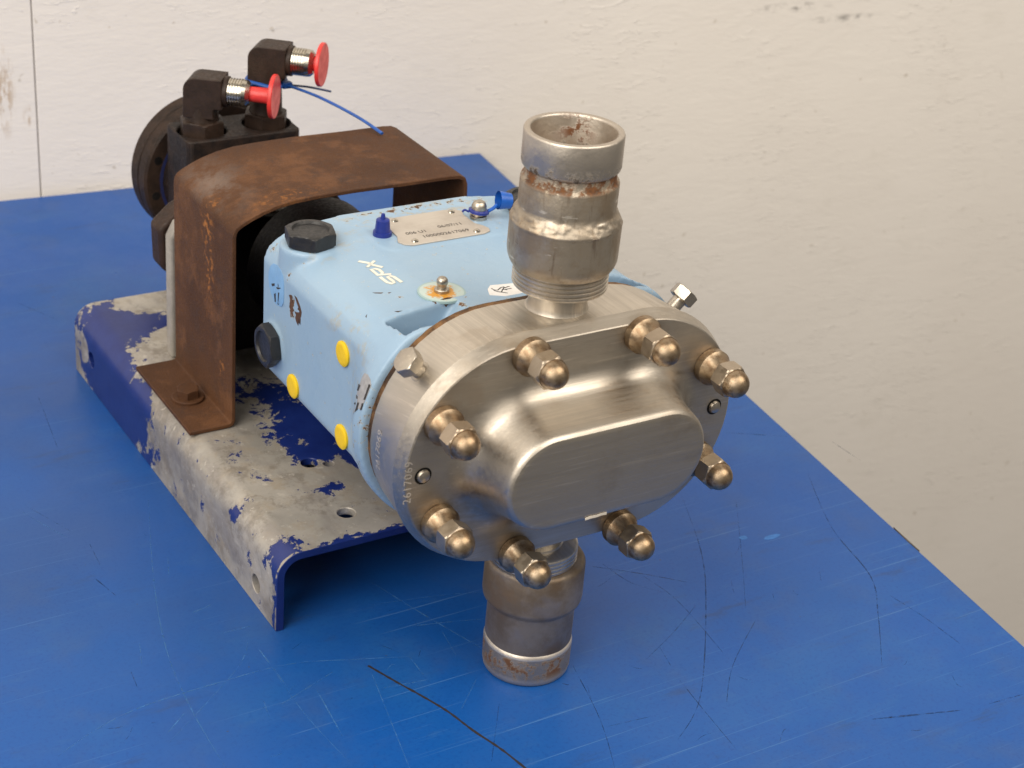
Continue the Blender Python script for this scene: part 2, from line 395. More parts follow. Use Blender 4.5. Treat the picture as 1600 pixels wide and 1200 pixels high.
# ------------------------------------------------------------------ mesh helpers
def link(name, me, mat=None, parent=None, smooth=True, angle=32, bevel=0, segs=2, origin=None):
    """me holds vertices in metres in world space; origin (mm) moves the object's origin there"""
    me.update()
    bm = bmesh.new(); bm.from_mesh(me)
    bmesh.ops.remove_doubles(bm, verts=bm.verts, dist=1e-7)
    bmesh.ops.recalc_face_normals(bm, faces=bm.faces)
    for f in bm.faces: f.smooth = smooth
    if smooth:
        lim = math.radians(angle)
        for e in bm.edges:
            e.smooth = not (len(e.link_faces) == 2 and e.calc_face_angle(0) > lim)
    bm.to_mesh(me); bm.free()
    o = bpy.data.objects.new(name, me); COL.objects.link(o)
    if mat: me.materials.append(MAT[mat] if isinstance(mat, str) else mat)
    if origin is not None:
        ov = Vector(origin)*S
        me.transform(Matrix.Translation(-ov)); o.location = ov
    if parent is not None: attach(o, parent)
    if bevel:
        b = o.modifiers.new('bevel', 'BEVEL'); b.width = bevel*S; b.segments = segs
        b.limit_method = 'ANGLE'; b.angle_limit = math.radians(35); b.harden_normals = False
    return o
def attach(o, parent):
    o.parent = parent
    w = Vector((0, 0, 0)); p = parent
    while p: w += p.location; p = p.parent
    o.location = o.location - w
def mesh_from(verts, faces, name='m'):
    me = bpy.data.meshes.new(name); me.from_pydata([tuple(c*S for c in v) for v in verts], [], faces); me.update(); return me
def bm_mesh(bm, name='m'):
    me = bpy.data.meshes.new(name); bm.to_mesh(me); bm.free(); return me

def frame(loc, axis, ref=(0, 0, 1)):
    a = Vector(axis).normalized(); r = Vector(ref)
    if abs(a.dot(r)) > .99: r = Vector((1, 0, 0)) if abs(a.x) < .9 else Vector((0, 1, 0))
    x = r.cross(a).normalized(); y = a.cross(x)
    return Matrix.Translation(Vector(loc)) @ Matrix((x, y, a)).transposed().to_4x4()
def polar(rings, n=48, mat4=Matrix(), cap0=True, cap1=True, verts=None, faces=None):
    """rings: (h, r) where r is a number or a function of angle; returns verts, faces"""
    v = [] if verts is None else verts; f = [] if faces is None else faces; base = len(v)
    for h, r in rings:
        for i in range(n):
            a = 2*math.pi*i/n; q = r(a) if callable(r) else r
            v.append(tuple(mat4 @ Vector((q*math.cos(a), q*math.sin(a), h))))
    for k in range(len(rings)-1):
        for i in range(n):
            j = (i+1) % n
            f.append((base+k*n+i, base+k*n+j, base+(k+1)*n+j, base+(k+1)*n+i))
    if cap0: f.append(tuple(base+i for i in range(n))[::-1])
    if cap1: f.append(tuple(base+(len(rings)-1)*n+i for i in range(n)))
    return v, f
def hexr(af, off=0, lim=1e9):
    off = round(off/(math.pi/24))*(math.pi/24)      # corners fall on vertices
    def fn(a):
        k = (a+off) % (math.pi/3) - math.pi/6
        return min(af/2/math.cos(k), lim)
    return fn
def hexbar(h0, h1, af, c=.14, both=True, off=0):
    """a chamfered hex as polar rings"""
    cr = af/2/math.cos(math.pi/6); out = []
    d = cr-af/2
    if both: out += [(h0, hexr(af, off, af/2*.985)), (h0+d*.25, hexr(af, off, af/2+d*.45)), (h0+d*.55, hexr(af, off, 1e9))]
    else: out += [(h0, hexr(af, off))]
    out += [(h1-d*.55, hexr(af, off, 1e9)), (h1-d*.25, hexr(af, off, af/2+d*.45)), (h1, hexr(af, off, af/2*.985))]
    return out
def box(x0, x1, y0, y1, z0, z1):
    v = [(x, y, z) for x in (x0, x1) for y in (y0, y1) for z in (z0, z1)]
    f = [(0, 1, 3, 2), (4, 6, 7, 5), (0, 4, 5, 1), (2, 3, 7, 6), (0, 2, 6, 4), (1, 5, 7, 3)]
    return v, f
def prism(poly, h0, h1, tf):
    """poly of 2-D points swept between h0 and h1; tf maps (u, v, h) to a 3-D point"""
    n = len(poly)
    v = [tf(a, b, h0) for a, b in poly] + [tf(a, b, h1) for a, b in poly]
    f = [(i, (i+1) % n, n+(i+1) % n, n+i) for i in range(n)] + [tuple(range(n))[::-1], tuple(range(n, 2*n))]
    return v, f
def add(vf, *more):
    v, f = list(vf[0]), list(vf[1])
    for v2, f2 in more:
        b = len(v); v += v2; f += [tuple(i+b for i in q) for q in f2]
    return v, f
def obround(a, r, zc, n=24, top=None):
    pts = []
    for i in range(n+1):
        t = -math.pi/2 + math.pi*i/n; pts.append((a+r*math.cos(t), zc+r*math.sin(t)))
    for i in range(n+1):
        t = math.pi/2 + math.pi*i/n; pts.append((-a+r*math.cos(t), zc+r*math.sin(t)))
    if top: pts = [(x, min(z, top)) for x, z in pts]
    return pts
def loft(sections, cap0=True, cap1=True):
    """sections: list of (poly2d[(x,z)], y)"""
    n = len(sections[0][0]); v = []; f = []
    for poly, y in sections: v += [(x, y, z) for x, z in poly]
    for k in range(len(sections)-1):
        for i in range(n):
            j = (i+1) % n; f.append((k*n+i, k*n+j, (k+1)*n+j, (k+1)*n+i))
    if cap0: f.append(tuple(range(n))[::-1])
    if cap1: f.append(tuple((len(sections)-1)*n+i for i in range(n)))
    return v, f
def evaluated(o):
    dg = bpy.context.evaluated_depsgraph_get(); dg.update()
    me = bpy.data.meshes.new_from_object(o.evaluated_get(dg)); return me
def cut(me, cutters):
    """boolean difference of meshes, all in world space"""
    o = bpy.data.objects.new('tmp', me); COL.objects.link(o); tmp = [o]
    for c in cutters:
        k = bpy.data.objects.new('tmp', c); COL.objects.link(k); tmp.append(k)
        b = o.modifiers.new('b', 'BOOLEAN'); b.operation = 'DIFFERENCE'; b.object = k; b.solver = 'EXACT'
    r = evaluated(o)
    for k in tmp: bpy.data.objects.remove(k)
    return r
def normals_out(me):
    bm = bmesh.new(); bm.from_mesh(me); bmesh.ops.remove_doubles(bm, verts=bm.verts, dist=1e-7)
    bmesh.ops.recalc_face_normals(bm, faces=bm.faces); bm.to_mesh(me); bm.free(); return me
def cyl(loc, axis, r, h0, h1, n=32): return polar([(h0, r), (h1, r)], n, frame(loc, axis))
def tube_path(pts, rad, n=10, flat=1.0):
    """tube along a smooth path"""
    P = [Vector(p) for p in pts]; v = []; f = []
    ref = Vector((0, 0, 1))
    for i, p in enumerate(P):
        d = (P[min(i+1, len(P)-1)] - P[max(i-1, 0)]).normalized()
        x = d.cross(ref).normalized(); y = x.cross(d)
        for k in range(n):
            a = 2*math.pi*k/n; v.append(tuple(p + x*math.cos(a)*rad + y*math.sin(a)*rad*flat))
    for i in range(len(P)-1):
        for k in range(n):
            j = (k+1) % n; f.append((i*n+k, i*n+j, (i+1)*n+j, (i+1)*n+k))
    f += [tuple(range(n))[::-1], tuple((len(P)-1)*n+k for k in range(n))]
    return v, f
def spline(pts, m=8):
    P = [Vector(p) for p in pts]; out = []
    for i in range(len(P)-1):
        p0, p1, p2, p3 = P[max(i-1, 0)], P[i], P[i+1], P[min(i+2, len(P)-1)]
        for k in range(m):
            t = k/m
            out.append(.5*((2*p1)+(p2-p0)*t+(2*p0-5*p1+4*p2-p3)*t*t+(3*p1-p0-3*p2+p3)*t*t*t))
    out.append(P[-1]); return out
def stroke(pts, w, tf, h=.06, jit=0, taper=False):
    """a flat raised stroke along 2-D points; tf maps (u, v, height)"""
    v = []; f = []
    n = len(pts)
    for i in range(n):
        a = Vector(pts[max(i-1, 0)]); b = Vector(pts[min(i+1, n-1)]); c = Vector(pts[i])
        d = (b-a).normalized(); q = Vector((-d.y, d.x))
        ww = w*(1+jit*(random.random()-.5)*2)
        if taper: ww *= max(.12, math.sin(math.pi*(i+.4)/(n-.2))**.6)
        for s, hh in ((1, 0), (1, h), (-1, h), (-1, 0)):
            e = c+q*ww/2*s; v.append(tf(e.x, e.y, hh))
    for i in range(n-1):
        for k in range(4):
            j = (k+1) % 4; f.append((i*4+k, i*4+j, (i+1)*4+j, (i+1)*4+k))
    f += [(0, 1, 2, 3), tuple((n-1)*4+k for k in (3, 2, 1, 0))]
    return v, f
def text_mesh(body, size, tf, h=.05, spacing=1.0, shear=0, bold=0):
    cu = bpy.data.curves.new('t', 'FONT'); cu.body = body; cu.size = size; cu.extrude = h/2
    cu.space_character = spacing; cu.shear = shear; cu.offset = bold; cu.resolution_u = 3
    o = bpy.data.objects.new('t', cu); COL.objects.link(o)
    me = evaluated(o); bpy.data.objects.remove(o); bpy.data.curves.remove(cu)
    for vv in me.vertices: vv.co = Vector(tf(vv.co.x, vv.co.y, vv.co.z+h/2))*S
    return me
def meta(o, label=None, cat=None, group=None, kind=None):
    if label: o['label'] = label
    if cat: o['category'] = cat
    if group: o['group'] = group
    if kind: o['kind'] = kind
    return o
def empty(name, loc, parent=None):
    o = bpy.data.objects.new(name, None); COL.objects.link(o); o.location = Vector(loc)*S
    o.empty_display_size = .02
    if parent: attach(o, parent)
    return o
def part(name, vf, mat, parent, **k): return link(name, mesh_from(*vf), mat, parent, **k)
def copy_part(src, parent, world_loc=None, rot=None):
    c = src.copy(); COL.objects.link(c); c.parent = parent
    if world_loc is not None:
        w = Vector((0, 0, 0)); p = parent
        while p: w += p.location; p = p.parent
        c.location = Vector(world_loc)*S - w
    if rot is not None: c.rotation_euler = rot
    return c

def pix_ray(px, py):
    return right*((px-800)/F_PX) - up*((py-600)/F_PX) + fwd
def on_plane(px, py, axis, val):
    """the point of a surface measured in the photograph: where that line of sight meets the plane"""
    d = pix_ray(px, py); t = (val-CAM_POS[axis])/d[axis]; return CAM_POS + d*t

# ------------------------------------------------------------------ setting: table and wall
TB = Vector((275.2, 510.3)); TL = Vector((-53.7, 539.5)); TR = Vector((204.8, -84.5))
ud = (TB-TL).normalized(); rd = (TR-TB).normalized()
c_bl = TB - ud*1300; c_fr = TB + rd*668; c_fl = c_bl + rd*668
poly = [(TB.x, TB.y), (c_bl.x, c_bl.y), (c_fl.x, c_fl.y), (c_fr.x, c_fr.y)]
table = part('tabletop', prism(poly, -19, 0, lambda a, b, h: (a, b, h)), 'table', None, bevel=1.2, segs=3)
meta(table, 'scratched blue tabletop under the pump', kind='structure')
# worn strip where the blue has rubbed off the right edge
we = on_plane(1410, 842, 2, 0); 
def edge_pt(t, off=0): return TB + rd*t + ud*off
t0 = (Vector((we.x, we.y))-TB).dot(rd)
wp = [edge_pt(t0-10, .06), edge_pt(t0+11, .06), edge_pt(t0+8, -.5), edge_pt(t0+2, -.8), edge_pt(t0-5, -.4)]
worn = part('worn_edge', prism([(q.x, q.y) for q in wp], -6, .12, lambda a, b, h: (a, b, h)), 'table_edge', table)

# wall: a backing with two painted boards and the joint between them
wn = Vector((-ud.y, ud.x));
if wn.y < 0: wn = -wn
W0 = TB + wn*5
def wall_tf(u, z, h):                       # u along the wall from the table corner, h towards the room
    q = W0 + ud*u - wn*h; return (q.x, q.y, z)
def board(u0, u1, nm):
    return part(nm, prism([(u0, -1500), (u1, -1500), (u1, 1500), (u0, 1500)], -10, 0, wall_tf), 'wall', wall, bevel=.5, segs=2)
wall = part('wall', prism([(-2500, -1490), (3000, -1490), (3000, 1490), (-2500, 1490)], -30, -10.5, wall_tf), 'gap', None)
meta(wall, 'cream painted wall behind the table', kind='structure')
js = on_plane(68, 120, 1, 518); ju = (Vector((js.x, js.y))-W0).dot(ud)
board(ju+.35, 3000, 'panel'); board(-2500, ju-.35, 'panel')

# long scratches and scuffs in the tabletop, measured where they run
LIGHT = [([(232, 780), (240, 905), (260, 1015), (300, 1110), (362, 1215)], .9), ([(90, 1182), (150, 1140), (220, 1105), (330, 1070), (450, 1038), (560, 1030), (640, 1026)], .8),
         ([(405, 1015), (450, 1075)], .9), ([(581, 910), (665, 962), (755, 1014)], .9), ([(637, 979), (700, 972), (757, 967)], .9),
         ([(440, 1100), (520, 1050)], .8), ([(388, 1000), (370, 1045), (265, 1160)], .5), ([(495, 1078), (535, 1150)], .9), ([(580, 1050), (612, 1130), (642, 1205)], .6),
         ([(425, 1045), (480, 1120), (550, 1195)], .4), ([(640, 1026), (662, 1055)], .6), ([(345, 990), (392, 978)], .6), ([(690, 985), (716, 1030)], .5),
         ([(262, 1145), (288, 1115)], .6), ([(412, 1095), (422, 1125)], .5), ([(600, 1075), (668, 1062)], 1.2), ([(218, 1005), (222, 1040)], .4), ([(300, 958), (330, 945)], .8),
         ([(262, 870), (264, 900)], .5), ([(580, 945), (690, 930), (760, 925)], .4), ([(745, 1060), (720, 1110)], .5), ([(28, 795), (60, 815), (105, 840)], .4)]
DARK = [([(895, 1040), (938, 1125), (962, 1205)], .6), ([(1065, 775), (1095, 860), (1103, 940), (1095, 1085), (1060, 1155)], .7),
        ([(1262, 740), (1300, 825), (1360, 900), (1372, 960), (1378, 1040)], .8), ([(1362, 1124), (1430, 1117), (1500, 1110)], 1.5), ([(1390, 930), (1445, 965), (1500, 1006)], .6),
        ([(925, 885), (1000, 896), (1075, 910)], .8), ([(1005, 900), (1060, 940), (1130, 1020)], .5), ([(1090, 942), (1055, 985), (1010, 1030)], .5), ([(1180, 970), (1145, 1040), (1135, 1100)], .5),
        ([(1060, 1060), (1100, 1110), (1150, 1170)], .5), ([(1135, 676), (1230, 682)], .7), ([(940, 880), (985, 910), (1035, 925)], .4), ([(950, 1135), (1015, 1120)], .7),
        ([(1150, 780), (1160, 880), (1165, 950)], .4), ([(140, 850), (160, 890)], .5), ([(150, 905), (180, 930)], .7), ([(205, 1050), (215, 1075)], .6), ([(40, 790), (110, 830)], .5),
        ([(1545, 1100), (1598, 1085)], 1.0), ([(1300, 690), (1345, 720)], .5), ([(780, 1100), (768, 1190)], .5), ([(1030, 1010), (1048, 1040)], .5), ([(60, 620), (90, 700)], .4), ([(20, 470), (90, 500)], .5)]
def table_strokes(lst, hh, tap=True):
    out = ([], [])
    for pts, w in lst:
        P = [on_plane(x, y, 2, 0) for x, y in pts]
        Q = [(p.x, p.y) for p in spline([(p.x, p.y, 0) for p in P], 7)]
        out = add(out, stroke(Q, w*.62, lambda a, b, h: (a, b, h+.01), hh, .35, tap))
    return out
rs = random.Random(3)
for k in range(46):
    x, y = rs.uniform(150, 1500), rs.uniform(780, 1190)
    if x > 1000+ (y-600)*1.1 or (600 < x < 780 and y < 900): continue
    a = rs.uniform(0, 6.28); l = rs.uniform(6, 34)
    (LIGHT if x < 780 and rs.random() < .6 else DARK).append(([(x, y), (x+l*.5*math.cos(a), y+l*.5*math.sin(a)+rs.uniform(-2, 2)), (x+l*math.cos(a), y+l*math.sin(a)*.7)], rs.uniform(.25, .5)))
meta(part('light_scratches', table_strokes(LIGHT, .03), 'scratch_light', table), kind='stuff')
meta(part('dark_scuffs', table_strokes(DARK, .04), 'scratch_dark', table), kind='stuff')
crk = [on_plane(x, y, 2, 0) for x, y in ((575, 1040), (620, 1066), (660, 1088), (700, 1112), (740, 1142), (785, 1172), (835, 1212))]
part('deep_score', stroke([(p.x, p.y) for p in spline([(p.x, p.y, 0) for p in crk], 8)], 1.0, lambda a, b, h: (a, b, h+.01), .05, .3), 'crack', table)
fl = ([], [])
for x, y, w, hgt in ((1206, 839, 8, 2.2), (1161, 840, 4, 2.2)):
    c = on_plane(x, y, 2, 0)
    pp = [(c.x+w*.5*math.cos(i*.785)*(1+.3*rs.random()), c.y+hgt*.6*math.sin(i*.785)*(1+.4*rs.random())) for i in range(8)]
    fl = add(fl, prism(pp, .01, .06, lambda a, b, h: (a, b, h)))
part('paint_fleck', fl, m_plain('pale_blue_fleck', (.025, .15, .46), .5), table)

# ------------------------------------------------------------------ the pump unit
ZC = 116.5
unit = empty('pump_unit', (0, 120, 0))
meta(unit, 'light blue pump with round steel cover on a flaked blue channel base, motor behind', 'pump')

# --- base channel: folded sheet with legs down, holes in web and sides
def channel_profile(w, h, t, ro, n=8):
    out = []
    for sgn in (-1, 1):
        seq = [(sgn*w, 0)] + [(sgn*(w-ro+ro*math.cos(a)), h-ro+ro*math.sin(a)) for a in [math.pi/2*i/n for i in range(n+1)]]
        out.append(seq)
    outer = out[0] + out[1][::-1]
    ri = ro-t; inn = []
    for sgn in (1, -1):
        seq = [(sgn*(w-t), 0)] + [(sgn*(w-ro+ri*math.cos(a)), h-ro+ri*math.sin(a)) for a in [math.pi/2*i/n for i in range(n+1)]]
        inn.append(seq)
    inner = inn[0] + inn[1][::-1]
    return outer + inner
CW, CH, CY0, CY1 = 82.7, 36.8, 59.4, 310.0
me = mesh_from(*prism([(a if a < 0 else a-17.0*a/CW, b2) for a, b2 in channel_profile(CW, CH, 3.6, 11)], CY0, CY1, lambda a, b, h: (a, h, b)))
normals_out(me)
hol = [((-39, 122, 30), (0, 0, 1), 3.9), ((-42.2, 78.7, 30), (0, 0, 1), 3.9), ((-31.5, 118, 30), (0, 0, 1), 2.4),
       ((39, 122, 30), (0, 0, 1), 3.9), ((42.2, 78.7, 30), (0, 0, 1), 3.9),
       ((-75, 80.3, 11), (-1, 0, 0), 4.2), ((-75, 285, 17.5), (-1, 0, 0), 4.2), ((57.5, 80.3, 11), (1, 0, 0), 4.2), ((57.5, 285, 17.5), (1, 0, 0), 4.2)]
cm = [normals_out(mesh_from(*polar([(-2, r), (14, r)], 28, frame(l, a)))) for l, a, r in hol]
me = cut(me, cm)
channel = link('base_channel', me, 'channel', unit, angle=28)
b = channel.modifiers.new('bevel', 'BEVEL'); b.width = .35*S; b.segments = 2; b.limit_method = 'ANGLE'; b.angle_limit = math.radians(50)
part('pedestal', box(-17, 17, 42, 112, CH+.05, 82), 'pedestal', unit, bevel=2)

# --- rusted guard over the coupling: thin bent sheet with two feet
def offset_sheet(center, t):
    n = len(center); L = []; R = []
    for i in range(n):
        a = Vector(center[max(i-1, 0)]); b2 = Vector(center[min(i+1, n-1)]); c = Vector(center[i])
        d1 = (c-a).normalized() if i > 0 else (b2-c).normalized(); d2 = (b2-c).normalized() if i < n-1 else d1
        n1 = Vector((-d1.y, d1.x)); n2 = Vector((-d2.y, d2.x)); q = (n1+n2)
        q = q/max(q.length_squared/2, .3)
        L.append(tuple(c+q*t/2)); R.append(tuple(c-q*t/2))
    return L + R[::-1]
gz = CH+1.3
cl = [(-78.5, gz), (-60, gz), (-58.1, gz+.6), (-57.4, gz+2.4), (-57.3, 130.8), (-56.9, 132.8), (-55.9, 134.4), (-53.6, 135.9), (-49.5, 137.9), (-44, 140.1), (-37, 142.1), (-29, 143.4), (-18, 144.0), (0, 144.4), (25, 144.0), (48, 144.0), (53, 143.6), (55.6, 142.4), (56.7, 139.6), (56.9, 136), (57.3, gz+2.4), (58.1, gz+.6), (60, gz), (65, gz)]
guard = part('coupling_guard', prism(offset_sheet(cl, 1.9), 163.6, 232.0, lambda a, b, h: (a, h, b)), 'rust', unit, angle=40, bevel=.35)
def bolt_head(name, loc, af, hh, washer, mat, parent, off=0):
    v, f = polar(hexbar(0, hh, af, both=False, off=off), 48, frame(loc, (0, 0, 1)))
    o = part(name, (v, f), mat, parent, angle=30)
    if washer: part('washer', polar([(0, washer), (.9, washer), (1.3, washer-.5), (1.3, 0.5)], 36, frame((loc[0], loc[1], loc[2]-1.25), (0, 0, 1))), mat, guard, angle=30)
    return o
bolt_head('guard_bolt', (-67.5, 193.5, CH+2.3+1.3), 9.5, 4.2, 7.6, 'rust', guard, off=.4)

# --- gear housing: cast block lofted into the round front flange, pockets, bosses
def resample(poly, n):
    L = [0]
    for i in range(len(poly)): L.append(L[-1]+(Vector(poly[(i+1) % len(poly)])-Vector(poly[i])).length)
    out = []; k = 0
    for i in range(n):
        t = L[-1]*i/n
        while L[k+1] < t: k += 1
        u = (t-L[k])/max(L[k+1]-L[k], 1e-9); a = Vector(poly[k]); b2 = Vector(poly[(k+1) % len(poly)])
        out.append(tuple(a+(b2-a)*u))
    return out
def by_angle(poly, n=144):
    """resample a convex outline at even angles about (0, ZC) so sections match"""
    out = []
    c = Vector((0, ZC)); m = len(poly)
    for i in range(n):
        a = 2*math.pi*(i+.5)/n; d = Vector((math.cos(a), math.sin(a))); best = None
        for k in range(m):
            p = Vector(poly[k])-c; q = Vector(poly[(k+1) % m])-c; e = q-p
            den = d.x*e.y-d.y*e.x
            if abs(den) < 1e-9: continue
            t = (p.x*e.y-p.y*e.x)/den; u = (p.x*d.y-p.y*d.x)/den
            if t > 0 and -1e-6 <= u <= 1+1e-6: best = t if best is None else max(best, t)
        out.append(tuple(c+d*best))
    return out
octa = [(-30, 155), (-52, 152.0), (-60.2, 147.4), (-63.2, 142.0), (-63.2, 93), (-46, 78), (46, 78), (63.2, 93), (63.2, 142.0), (60.2, 147.4), (52, 152.0), (30, 155)][::-1]
fl0 = by_angle(obround(25, 47.6, ZC, top=156.0)); oc = by_angle(octa)
mid = [(a*.42+b2*.58, c*.42+d*.58) for (a, c), (b2, d) in zip(fl0, oc)]
body = mesh_from(*loft([(fl0, 11.6), (fl0, 18), (mid, 27), (oc, 37), (oc, 120.5)])); normals_out(body)
cutters = []
for sx in (-1, 1):
    pk = [(sx*-54.0, 126), (sx*-54.0, 175), (sx*-20, 175), (sx*-24, 155), (sx*-32, 141)]
    cutters.append(normals_out(mesh_from(*prism(pk, 14.6, 31.5, lambda a, b, h: (a, h, b)))))
body = cut(body, cutters)
bm = bmesh.new(); bm.from_mesh(body)
def bm_add(vf):
    m2 = normals_out(mesh_from(*vf)); bm.from_mesh(m2); bpy.data.meshes.remove(m2)
for sx in (-1, 1):
    bm_add(polar([(130, 13.0), (152.6, 12.0), (153.4, 11.2)], 40, frame((sx*51.0, 102.5, 0), (0, 0, 1))))
bm_add(polar([(-6, 11), (.5, 9.6), (.9, 9.0)], 40, frame((-63, 108.2, 107.2), (-1, 0, 0))))
plate_pad = [(-24, 79), (24, 79), (28, 84), (28, 104), (22, 109), (-22, 109), (-28, 104), (-28, 84)]
bm_add(prism(plate_pad, 150, 155.5, lambda a, b, h: (a, b, h)))
bm_add(add(polar([(118, 34), (126, 32), (130, 30)], 48, frame((0, 0, 95), (0, 1, 0)))))
body = bm_mesh(bm)
tmp = bpy.data.objects.new('tmp', body); COL.objects.link(tmp)
r = tmp.modifiers.new('r', 'REMESH'); r.mode = 'VOXEL'; r.voxel_size = .95*S
sm = tmp.modifiers.new('s', 'SMOOTH'); sm.factor = .5; sm.iterations = 3
body = evaluated(tmp); bpy.data.objects.remove(tmp)
for pz in body.polygons: pz.use_smooth = True
housing = bpy.data.objects.new('gear_housing', body); COL.objects.link(housing); body.materials.append(MAT['paint']); attach(housing, unit)

# black hexagonal plugs, yellow plugs
def plug(loc, axis, af, hh, off):
    fr = frame(loc, axis); d = af/2
    rings = [(-1, d*.9), (0, d*.9)] + hexbar(0, hh, af, both=True, off=off) + [(hh+.05, d*.80), (hh-.9, d*.74), (hh-.9, .1)]
    return part('filler_plug', polar(rings, 96, fr), 'plastic_black', housing, angle=30)
plug((-51.2, 101.6, 153.5), (0, 0, 1), 18.8, 6.2, .3); plug((51.2, 101.6, 153.5), (0, 0, 1), 18.8, 6.2, .3)
plug((-63.9, 108.2, 107.2), (-1, 0, 0), 16.6, 4.6, .25)
for y, z in ((45.2, 133.2), (88.5, 97.4), (43.8, 97.6), (88.5, 137.0)):
    if z == 137.0: continue
    part('yellow_plug', polar([(-1.5, 4.9), (.7, 5.1), (1.1, 4.6), (1.25, 3.6), (1.15, .2)], 36, frame((-63.25, y, z), (-1, 0, 0))), 'yellow', housing, angle=40)

# grease fitting with its rust-ringed decal
disc = part('grease_decal', polar([(-.8, 9.3), (.04, 9.3), (.1, 9.15), (.1, .1)], 48, frame((-25.5, 39.5, 155.05), (0, 0, 1))), 'disc', housing, angle=30, origin=(-25.5, 39.5, 155.2))
part('grease_nipple', polar([(0, 2.9), (1.3, 2.9), (1.6, 2.6), (1.65, 1.8), (2.5, 1.7), (3.2, 2.0), (4.2, 2.25), (5.2, 2.1), (6.0, 1.5), (6.3, .8), (6.35, .05)], 28, frame((-25.5, 39.5, 155.0), (0, 0, 1))), 'bolt', housing, angle=35)
# breather with blue cap on, and the one whose cap hangs open
def cap_profile(): return [(0, 3.9), (1.6, 3.8), (1.7, 3.2), (6.6, 2.75), (7.0, 2.2), (7.1, 1.1), (9.2, .7), (9.3, .1)]
part('breather_cap', polar(cap_profile(), 28, frame((-22.6, 94.5, 155.5), (0, 0, 1))), 'blue_cap', housing, angle=35)
nip = part('breather_nipple', polar([(0, 3.6), (1.5, 3.6), (1.6, 2.6), (3.4, 2.5), (3.6, 3.0), (5.6, 3.2), (7.2, 2.5), (8.0, 1.2), (8.1, .1)], 28, frame((22.8, 95.5, 155.5), (0, 0, 1))), 'bolt', housing, angle=35)
part('cap_ring', polar([(0, 3.3), (.3, 4.4), (1.2, 4.4), (1.5, 3.3)], 28, frame((22.8, 95.5, 158.0), (.1, 0, 1))), 'blue_cap', nip, angle=35)
part('cap_tether', tube_path(spline([(18.6, 96.5, 158.6), (17.0, 97.2, 159.4), (15.8, 97.0, 158.8)], 5), .45, 8), 'blue_cap', nip)
part('cap_strap', tube_path(spline([(26.6, 94, 158.8), (28.6, 93.2, 160.2), (30.0, 93.0, 161.6)], 5), .8, 8), 'cap_bright', nip)
part('open_cap', polar([(0, 3.9), (.9, 3.8), (5.4, 3.2), (5.8, 2.6), (5.8, .1)], 28, frame((31.0, 94.0, 163.0), (.93, -.18, -.12)), cap0=False) , 'cap_bright', nip, angle=35)
part('cap_lining', polar([(.05, 3.5), (4.8, 2.8), (4.8, .1)], 28, frame((31.0, 94.0, 163.0), (.93, -.18, -.12)), cap0=False), 'cap_bright', nip, angle=35)

# nameplate with rivets and stamped text
npz = 155.75
npoly = [(-20.5, 85.0), (-19.2, 81.8), (-16, 80.0), (17, 80.0), (20.3, 81.4), (21.2, 84), (20.3, 87.2), (18.2, 90.4), (18.2, 100), (19.5, 103.5), (17.5, 106.3), (13, 107.2), (-13, 107.2), (-17.6, 105.2), (-17.8, 100), (-18.2, 90)]
nplate = part('nameplate', prism(npoly, npz-.3, npz+.35, lambda a, b, h: (a, b, h)), 'plate', unit, bevel=.15)
for x, y in ((-13.8, 83), (14.6, 82.6), (14.6, 104), (-12, 104)):
    part('rivet', polar([(0, 1.5), (.5, 1.3), (.9, .7), (1.0, .05)], 20, frame((x, y, npz+.35), (0, 0, 1))), 'zinc', nplate)
def tf_top(x0, y0, z0, ang=0):
    c, s = math.cos(ang), math.sin(ang)
    return lambda u, v, h: (x0+u*c-v*s, y0+u*s+v*c, z0+h)
for body_t, x, y, sz in (('006 U1', -14.0, 89.6, 3.2), ('06/07/11', 1.6, 91.2, 3.2), ('1000002617069', -9.0, 84.6, 3.3)):
    link('stamped_text', text_mesh(body_t, sz, tf_top(x, y, npz+.36, -.02), .05, 1.0), MAT['ink'], nplate, smooth=False)

# SPX lettering painted on the sloping shoulder
sn = Vector((-3.0/22, 0, 1)).normalized()
def shoulder(x, y, h):
    x += 2.2; y -= 2.4; z = 155+(x+30)*3.0/22; p = Vector((x, y, z))+sn*(h+.02); return tuple(p)
spx = [[(-37.3, 56.1), (-37.8, 61.7), (-38.6, 63.2), (-39.9, 63.2), (-39.6, 58.6), (-39.9, 57.4), (-40.8, 57.3), (-41.9, 59.2), (-42.2, 64.6)],
       [(-37.6, 64.3), (-42.2, 66.6), (-42.3, 72.3), (-40.7, 71.7), (-39.9, 70.3), (-39.8, 67.4), (-40.6, 66.4)],
       [(-43.3, 81.1), (-40.9, 77.7), (-40.1, 75.0), (-37.8, 71.1)], [(-38.0, 77.8), (-42.7, 74.7)]]
outl = ([], []); ink = ([], [])
for q in spx:
    ink = add(ink, stroke(q, 1.15, shoulder, .16)); outl = add(outl, stroke(q, 1.6, shoulder, .10))
part('lettering', ink, 'white_ink', housing, smooth=False)
part('lettering_outline', outl, m_plain('beige_letter_edge', (.42, .46, .45), .5), housing, smooth=False)  # wider beige strokes that outline the letters

